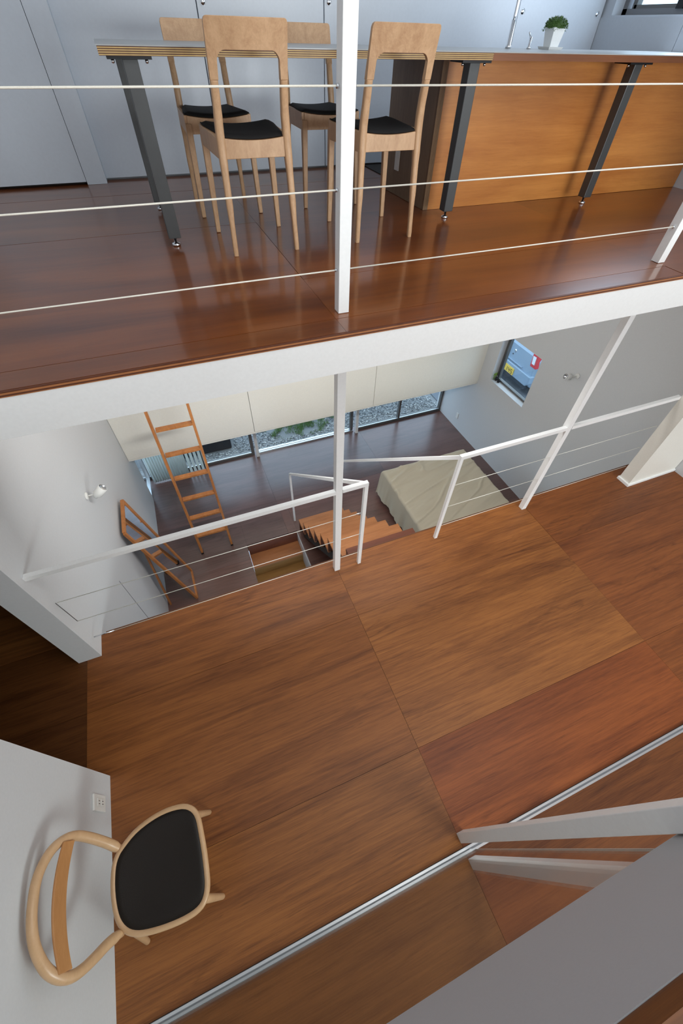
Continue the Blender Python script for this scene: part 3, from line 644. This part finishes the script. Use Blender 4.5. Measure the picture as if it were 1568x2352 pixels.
hp = smooth_pts(hoop, 3); rad = [0.0165 + 0.003 * abs(i / (len(hp) - 1) - 0.5) * 2 - (0.0045 if i < 2 or i > len(hp) - 3 else 0) for i in range(len(hp))]
MB().tube(hp, rad, 14).build('back_hoop', BEECH, bc)
vs = []; fs = []; N = 20
for i in range(N + 1):
    t = i / N; y = 0.402 + (0.032 - 0.402) * t; bow = 4 * t * (1 - t)
    for dx in (0, 0.007):
        for z0, xx in ((0.640 + 0.03 * bow, -0.924 - 0.012 * bow), (0.690 + 0.034 * bow, -0.940 - 0.014 * bow)):
            vs.append((xx - dx - 0.012, y, z0))
for i in range(N):
    a = i * 4; b = a + 4
    fs += [(a, b, b + 1, a + 1), (a + 2, a + 3, b + 3, b + 2), (a, a + 2, b + 2, b), (a + 1, b + 1, b + 3, a + 3)]
fs += [(0, 1, 3, 2), (N * 4, N * 4 + 2, N * 4 + 3, N * 4 + 1)]
MB().add(vs, fs, 0, False).build('back_slat', BEECHO, bc, bevel=0.002)
for a, b in (((-0.556, 0.385, 0.006), (-0.575, 0.345, 0.43)), ((-0.553, 0.028, 0.006), (-0.575, 0.055, 0.43)), ((-0.905, 0.004, 0.006), (-0.835, 0.085, 0.43)), ((-0.905, 0.41, 0.006), (-0.835, 0.33, 0.43))):
    a = Vector(a); b = Vector(b)
    a.z = 0.0
    MB().tube([a, a + (b - a) * 0.02, a + (b - a) * 0.5, b], [0.0105, 0.0125, 0.0165, 0.0175], 14).build('leg', BEECH, bc)
# wall socket behind the chair
so = thing('wall_socket', 'white double wall socket low on the wall beside the bentwood chair', 'socket', (-1.046, 0.605, 0.08))
MB().box((-1.0479, 0.57, 0.092), (-1.037, 0.645, 0.226)).build('plate', PLASTIC, so, bevel=0.003)
for z in (0.135, 0.175):
    pp = MB().box((-1.037, 0.59, z - 0.016), (-1.034, 0.625, z + 0.016)).build('outlet', PLASTIC, so, bevel=0.001)
    MB().box((-1.034, 0.599, z - 0.006), (-1.0333, 0.602, z + 0.006)).box((-1.034, 0.612, z - 0.006), (-1.0333, 0.615, z + 0.006)).build('slot', DARKGAP, pp)

# ================================================================ LADDER
def lady(z): return 3.635 + 0.16 * (z + 1.98)
ld = thing('ladder', 'leaning wooden ladder rising from the bedroom floor to the slab', 'ladder', (-0.34, 3.635, BZ))
for x0, x1 in ((-0.545, -0.575), (-0.135, -0.140)):
    MB().bar((x0, lady(BZ) + 0.0, BZ + 0.012), (x1, lady(1.78), 1.78), 0.028, 0.058, up=(0, 1, 0)).build('side_rail', PINE, ld, bevel=0.003)
    MB().box((x0 - 0.017, 3.60, BZ), (x0 + 0.017, 3.67, BZ + 0.015)).build('rubber_foot', IRONB, ld)
for z in (-1.67, -1.355, -1.045, -0.725, -0.40, -0.08, 0.24, 0.56, 0.88, 1.2, 1.5):
    MB().box((-0.535, lady(z) - 0.032, z - 0.012), (-0.150, lady(z) + 0.030, z + 0.014)).build('rung', PINE, ld, bevel=0.002)
# ================================================================ MIRROR
mr = thing('standing_mirror', 'tall mirror in a thin reddish wood frame leaning near the left wall', 'mirror', (-0.8, 3.15, BZ))
mtop = [Vector((-1.030, 3.375, -0.43)), Vector((-1.030, 2.925, -0.43))]; mbot = [Vector((-0.730, 3.375, BZ + 0.01)), Vector((-0.722, 2.945, BZ + 0.01))]
cor = [mbot[1], mbot[0], mtop[0], mtop[1]]
fr = MB(); mc = sum(cor, Vector()) / 4
nrm = (cor[1] - cor[0]).cross(cor[3] - cor[0]).normalized()
if nrm.x < 0: nrm = -nrm
for i in range(4):
    a, b = cor[i], cor[(i + 1) % 4]; fr.bar(a, b, 0.034, 0.026, up=nrm)
fr.build('frame', PINE, mr, bevel=0.002)
q = [c + (mc - c) * 0.03 + nrm * 0.003 for c in cor]
MB().add([tuple(v) for v in q] + [tuple(v - nrm * 0.004) for v in q], [(0, 1, 2, 3), (7, 6, 5, 4), (0, 4, 5, 1), (1, 5, 6, 2), (2, 6, 7, 3), (3, 7, 4, 0)]).build('mirror_glass', MIRR, mr)
MB().bar((-1.045, 3.46, BZ), (-0.97, 3.33, -0.75), 0.022, 0.022).bar((-1.045, 2.975, BZ), (-0.97, 2.97, -0.75), 0.022, 0.022).build('rear_leg', PINE, mr)

# ================================================================ BED
bd = thing('bed', 'double bed under a rumpled beige cotton spread on the bedroom floor', 'bed', (2.94, 2.8, BZ))
bx0, bx1, by0, by1, bz = 2.225, 3.66, 1.80, 3.765, -1.45
MB().box((bx0 + 0.06, by0, BZ + 0.12), (bx1 - 0.04, by1 - 0.06, BZ + 0.24)).box((bx0 + 0.1, by0 + 0.05, BZ), (bx0 + 0.16, by0 + 0.11, BZ + 0.12)).box((bx0 + 0.1, by1 - 0.16, BZ), (bx0 + 0.16, by1 - 0.10, BZ + 0.12)) \
    .box((bx1 - 0.16, by1 - 0.16, BZ), (bx1 - 0.10, by1 - 0.10, BZ + 0.12)).build('bed_frame', TREADD, bd)
MB().box((bx0 + 0.05, by0, BZ + 0.241), (bx1 - 0.03, by1 - 0.05, bz - 0.035)).build('mattress', SHEETM, bd, bevel=0.03)
from mathutils import noise as mnoise
vs = []; fs = []; NU, NV = 150, 150; drop = 0.43
hx = (bx1 - bx0) / 2; hy = (by1 - by0) / 2; ccx = (bx0 + bx1) / 2; ccy = (by0 + by1) / 2
def skirt(d):
    R = 0.05
    if d <= 0: return 0.0, 0.0
    a = min(d / R, math.pi / 2); out = R * math.sin(a) - R; dn = R * (1 - math.cos(a))
    if d > R * math.pi / 2: dn += (d - R * math.pi / 2)
    return out + (R if True else 0), dn
for j in range(NV + 1):
    fy = -hy + 0.02 + (2 * hy - 0.02 + drop * 0.98) * j / NV
    for i in range(NU + 1):
        fx = -hx - drop + (2 * hx + drop + 0.12) * i / NU
        R = 0.05
        ix = hx - R; iy = hy - R
        dx = abs(fx) - ix; dy = fy - iy
        ox, dnx = skirt(dx); oy, dny = skirt(dy)
        sx = -1 if fx < 0 else 1
        X = (fx if dx <= 0 else sx * (ix + ox)); Y_ = fy if dy <= 0 else iy + oy
        dn = math.hypot(dnx, dny) if (dx > 0 and dy > 0) else dnx + dny
        dn = min(dn, 0.47 - 0.02 * math.sin(fx * 9 + fy * 7))
        if dx > 0 and dy > 0:
            fl_ = min(dx, dy) * 0.30; X += sx * fl_ * 0.12; Y_ += fl_ * 0.12
        if dn > 0.05:
            wv = (dn - 0.05) / 0.4
            ph = (fy if dx > dy else fx)
            amp = 0.020 * wv * (mnoise.noise(Vector((ph * 7, 0.3, 0))) * 2.0 + 0.8 * mnoise.noise(Vector((ph * 17, 5.3, wv)))) + 0.03 * wv
            if dx > dy: X += sx * amp
            else: Y_ += amp
        p = Vector((fx, fy, 0)); wr = mnoise.noise(Vector((fx * 1.6 + fy * 2.2, fy * 7.5 - fx * 2.5, 3.1))) * 0.014 + mnoise.noise(Vector((fx * 5, fy * 24 - fx * 7, 9.1))) * 0.008 + mnoise.noise(p * 2.2) * 0.012
        ridge = (0.06 - min(0.06, abs(mnoise.noise(Vector((fx * 0.9 + 4, fy * 3.6 - fx * 1.5, 1.7)))))) * 0.35
        vs.append((ccx + X, ccy + Y_, bz - dn + (wr + ridge if dn < 0.06 else 0)))
for j in range(NV):
    for i in range(NU):
        a = j * (NU + 1) + i; fs.append((a, a + 1, a + NU + 2, a + NU + 1))
MB().add(vs, fs, 0, True).build('bedspread', SHEET, bd)

# ================================================================ WALL SPOTS
def spot(label, base, wallx, armend, d, name='wall_spotlight'):
    t = thing(name, label, 'lamp', base)
    MB().lathe(base, [(0, 0), (0.032, 0), (0.032, 0.010), (0.028, 0.014), (0, 0.015)], 24, axis=(wallx, 0, 0)).build('wall_plate', PLASTIC, t)
    MB().tube([base, armend], 0.006, 8).build('arm', PLASTIC, t)
    d = Vector(d).normalized(); c = Vector(armend) - d * 0.045
    MB().lathe(c, [(0, 0), (0.018, 0.0), (0.022, 0.018), (0.036, 0.035), (0.036, 0.115), (0.033, 0.115)], 24, axis=tuple(d)).build('lamp_head', PLASTIC, t)
    MB().lathe(c, [(0.033, 0.1155), (0.024, 0.103), (0, 0.098)], 24, axis=tuple(d)).build('reflector', CHROME, t)
    return t
spot('white spotlight on an arm on the left bedroom wall', (XL + 0.0005, 2.80, 0.25), 1, (-0.985, 2.80, 0.25), (0.75, 0.15, 0.60))
spot('white spotlight on the grey right wall, right of the square window', (XR - 0.0005, 2.98, 0.13), -1, (4.19, 3.02, 0.12), (-0.85, -0.10, 0.22))
sw = MB().box((XR - 0.009, 4.80, -1.79), (XR - 0.0004, 4.86, -1.68)).build('wall_switch', PLASTIC, bevel=0.002)
tag(sw, 'small white plate low on the right bedroom wall', 'socket')
# curtain at the left low window
mb = MB(); vs = []; fs = []; n = 90
for i in range(n + 1):
    t = i / n; x = -1.04 + 0.56 * t; y = 5.235 + 0.010 * math.sin(t * 2 * math.pi * 15)
    vs += [(x, y, BZ + 0.02), (x, y, -0.94)]
for i in range(n): fs.append((2 * i, 2 * i + 2, 2 * i + 3, 2 * i + 1))
cu = MB().add(vs, fs, 0, True).build('curtain', CURT); so_ = cu.modifiers.new('thick', 'SOLIDIFY'); so_.thickness = 0.003
tag(cu, 'pleated pale green curtain at the left end of the low windows', 'curtain')
mb = MB()
bl = thing('vertical_blind', 'narrow white vertical blind strips beside the pleated curtain', 'blind', (-0.3, 5.26, BZ))
for i in range(5):
    x = -0.44 + i * 0.062
    MB().bar((x, 5.262, BZ + 0.03), (x, 5.262, -0.94), 0.042, 0.003, up=(0.25, 1, 0)).build('slat', CURT, bl)
# things on the sill of the square window
hb = thing('black_knob_pair', 'two black knobs with metal pins at the lower corner of the square window', 'knobs', (XR + 0.06, 4.25, wz0))
for y in (4.285, 4.225):
    kb = MB().lathe((XR + 0.065, y, wz0), [(0, 0.002), (0.018, 0.002), (0.021, 0.012), (0.019, 0.05), (0.010, 0.062), (0, 0.063)], 16).build('knob', IRONB, hb)
    MB().tube([(XR + 0.065, y, wz0 + 0.06), (XR + 0.065, y, wz0 + 0.078)], 0.004, 8).build('pin', CHROME, kb)
sp = thing('plant_sprig', 'tiny green sprig in a glass on the sill of the square window', 'plant', (XR + 0.045, 4.315, wz0))
MB().lathe((XR + 0.04, 4.31, wz0), [(0, 0.001), (0.014, 0.001), (0.015, 0.04), (0.014, 0.04), (0.013, 0.004)], 14).build('glass', GLASS, sp)
mb = MB(); rng = random.Random(5)
for i in range(9):
    a = rng.uniform(0, 6.28); d = Vector((math.cos(a) * 0.022, math.sin(a) * 0.018, rng.uniform(0.05, 0.11))); b0 = Vector((XR + 0.04, 4.31, wz0 + 0.01))
    mb.tube([b0, b0 + d], 0.0012, 5); e = b0 + d; u = Vector((d.y, -d.x, 0.004)).normalized() * 0.010
    mb.add([e - d * 0.1, e + u, e + d * 0.28, e - u], [(0, 1, 2, 3)])
mb.build('leaves', plain('bright_leaf', (0.22, 0.42, 0.03), 0.5), sp)

# ================================================================ OUTSIDE
GZ = -2.06
MB().box((-6, 5.44, GZ - 0.3), (4.9, 12, GZ)).build('ground', STONED, kind='structure')
MB().box((4.46, -3, GZ - 0.05), (14, 12, GZ + 0.02)).build('ground', ASPH, kind='structure')
mb = MB(); rng = random.Random(11)
OCT = [(1, 0, 0), (-1, 0, 0), (0, 1, 0), (0, -1, 0), (0, 0, 1), (0, 0, -1)]; OF = [(0, 2, 4), (2, 1, 4), (1, 3, 4), (3, 0, 4), (2, 0, 5), (1, 2, 5), (3, 1, 5), (0, 3, 5)]
for i in range(14000):
    x = rng.uniform(-1.3, 4.4); y = 5.47 + rng.random() ** 1.1 * 2.1
    if (x < 0.34 and y > 5.71) or ((x - 1.62) / 0.85) ** 2 + ((y - 6.02) / 0.42) ** 2 < (0.80 + 0.5 * mnoise.noise(Vector((x * 4, y * 4, 2)))) ** 2: continue
    r = rng.uniform(0.009, 0.020)
    a = rng.uniform(0, 6.28); ca, sa = math.cos(a), math.sin(a); sx, sy, sz = rng.uniform(.7, 1.4), rng.uniform(.7, 1.3), rng.uniform(.4, .8)
    mb.add([(x + r * (p[0] * sx * ca - p[1] * sy * sa), y + r * (p[0] * sx * sa + p[1] * sy * ca), GZ + 0.008 + r * p[2] * sz) for p in OCT], OF, rng.randrange(3))
gv = mb.build('gravel', [STONE, plain('gravel_light', (0.50, 0.49, 0.47), 0.9), plain('gravel_dark', (0.15, 0.155, 0.16), 0.9)]); gv['kind'] = 'stuff'
tag(gv, 'grey gravel outside the low bedroom windows', 'gravel')
mb = MB()
for i in range(9000):
    a = rng.uniform(0, 6.28); rr_ = math.sqrt(rng.random()); x = 1.62 + math.cos(a) * rr_ * 0.85; y = 6.02 + math.sin(a) * rr_ * 0.42
    if mnoise.noise(Vector((x * 6, y * 6, 0))) * 0.9 + 0.55 - rr_ * 0.6 < rng.random() * 0.45: continue
    h = rng.uniform(0.03, 0.09); dx, dy = rng.uniform(-.04, .04), rng.uniform(-.04, .04); b_ = rng.uniform(0, 6.28); ux, uy = math.cos(b_) * 0.004, math.sin(b_) * 0.004
    mb.add([(x - ux, y - uy, GZ), (x + ux, y + uy, GZ), (x + dx, y + dy, GZ + h)], [(0, 1, 2)])
gr = mb.build('grass', GRASS); gr['kind'] = 'stuff'; tag(gr, 'patch of green grass in the gravel outside the middle low window', 'grass')
db = MB().box((-2.2, 5.75, GZ), (0.30, 7.6, GZ + 0.22)).build('dark_box', DARKB, bevel=0.02)  # plain dark box filling the view outside the left window
tag(db, 'low dark box on the ground outside the left low window', 'box')
# car seen through the square window
CXF, CYC, CZ = 6.12, 5.80, GZ + 0.02
car = thing('car', 'silver blue car parked outside, its tail seen through the square window', 'car', (CXF + 1.6, CYC, CZ))
hw = 0.70
def car_section(x, w_, z0, z1):
    pts = []
    for u, v in ((-0.97, 0.0), (-1, 0.4), (-0.98, 0.85), (-0.90, 1), (0.90, 1), (0.98, 0.85), (1, 0.4), (0.97, 0)): pts.append((x, CYC + u * w_, z0 + (z1 - z0) * v + CZ))
    return pts
def loft(secs, name, mt):
    vs = []; fs = []
    for s_ in secs: vs += car_section(*s_)
    for i in range(len(secs) - 1):
        for k in range(8): fs.append((i * 8 + k, i * 8 + (k + 1) % 8, i * 8 + 8 + (k + 1) % 8, i * 8 + 8 + k))
    fs += [tuple(range(8)), tuple(range((len(secs) - 1) * 8, len(secs) * 8))[::-1]]
    return MB().add(vs, fs, 0, False).build(name, mt, car, bevel=0.02)
loft([(CXF, 0.60, .34, .86), (CXF + 0.03, 0.64, .28, .90), (CXF + 0.12, hw, .22, .92), (CXF + 2.4, hw, .22, .90), (CXF + 3.2, 0.60, .26, .74), (CXF + 3.3, 0.5, .3, .6)], 'body', CARP)
loft([(CXF + 0.035, 0.58, .875, .89), (CXF + 0.16, 0.56, .90, 1.40), (CXF + 1.7, 0.54, .90, 1.44), (CXF + 2.5, 0.58, .88, .91)], 'cabin', CARG)
MB().box((CXF + 0.14, CYC - 0.50, CZ + 1.39), (CXF + 1.7, CYC + 0.50, CZ + 1.46)).build('roof', CARP, car, bevel=0.02)
MB().prism([(-0.60, 0.30), (0.60, 0.30), (0.655, 0.36), (0.655, 0.52), (-0.655, 0.52), (-0.655, 0.36)], lambda p: (CXF - 0.06, CYC + p[0], CZ + p[1]), lambda p: (CXF + 0.14, CYC + p[0] * 1.01, CZ + p[1])).build('bumper', CARP, car, bevel=0.015)
MB().box((CXF - 0.01, CYC - 0.56, CZ + 0.20), (CXF + 0.2, CYC + 0.56, CZ + 0.295)).build('bumper_skirt', CARD, car)
for s_ in (-1, 1):
    MB().prism([(0.48, 0.92), (0.62, 0.93), (0.655, 0.68), (0.50, 0.68)], lambda p: (CXF - 0.012, CYC + s_ * p[0], CZ + p[1]), lambda p: (CXF + 0.14, CYC + s_ * (p[0] + 0.006), CZ + p[1])).build('tail_lamp', REDL, car, bevel=0.006)
    MB().prism([(0.505, 0.885), (0.585, 0.89), (0.60, 0.74), (0.53, 0.74)], lambda p: (CXF - 0.020, CYC + s_ * p[0], CZ + p[1]), lambda p: (CXF - 0.011, CYC + s_ * p[0], CZ + p[1])).build('clear_lens', plain('clear_lens', (0.75, 0.78, 0.8), 0.1, coat=0.5), car)
    for xx in (CXF + 0.55, CXF + 2.8): MB().lathe((xx, CYC + s_ * 0.58, CZ + 0.28), [(0, 0.09), (0.2, 0.09), (0.28, 0.07), (0.28, -0.08), (0.2, -0.09), (0, -0.09)], 24, axis=(0, s_, 0)).build('wheel', CARD, car)
MB().box((CXF - 0.03, CYC - 0.34, CZ + 0.545), (CXF + 0.02, CYC + 0.44, CZ + 0.565)).build('hatch_moulding', CARP, car, bevel=0.006)
PX = CXF - 0.078
plt = MB().box((PX, CYC - 0.22, CZ + 0.325), (PX + 0.017, CYC + 0.11, CZ + 0.455)).build('number_plate', YELL, car)
def glyph(segs, y, z, w_, h):
    mbg = MB()
    S_ = {'t': ((0, 1), (1, 1)), 'm': ((0, .5), (1, .5)), 'b': ((0, 0), (1, 0)), 'tl': ((0, .5), (0, 1)), 'tr': ((1, .5), (1, 1)), 'bl': ((0, 0), (0, .5)), 'br': ((1, 0), (1, .5))}
    for k in segs:
        (a, b), (c, d) = S_[k]
        mbg.box((PX - 0.0022, y - a * w_ + 0.005, z + b * h - 0.005), (PX - 0.0002, y - c * w_ - 0.005, z + d * h + 0.005))
    return mbg
for segs, y in ((('tr', 'br'), 0.01), (('tl', 'tr', 'm', 'br'), -0.07), (('t', 'tl', 'm', 'br', 'b'), -0.145)):
    glyph(segs, CYC + y, CZ + 0.345, 0.04, 0.075).build('digit', IRONB, plt)
MB().lathe((CXF - 0.001, CYC - 0.02, CZ + 0.74), [(0, 0.006), (0.028, 0.005), (0.032, 0)], 20, axis=(-1, 0, 0)).build('badge', CHROME, car)
MB().lathe((CXF - 0.001, CYC + 0.02, CZ + 0.66), [(0, 0.005), (0.014, 0.004), (0.016, 0)], 16, axis=(-1, 0, 0)).build('lock', CARD, car)
kb = MB().box((4.95, 3.2, GZ + 0.02), (5.10, 6.6, GZ + 0.12)).build('kerb', CONC); tag(kb, 'low concrete kerb between the house and the parked car', 'kerb')
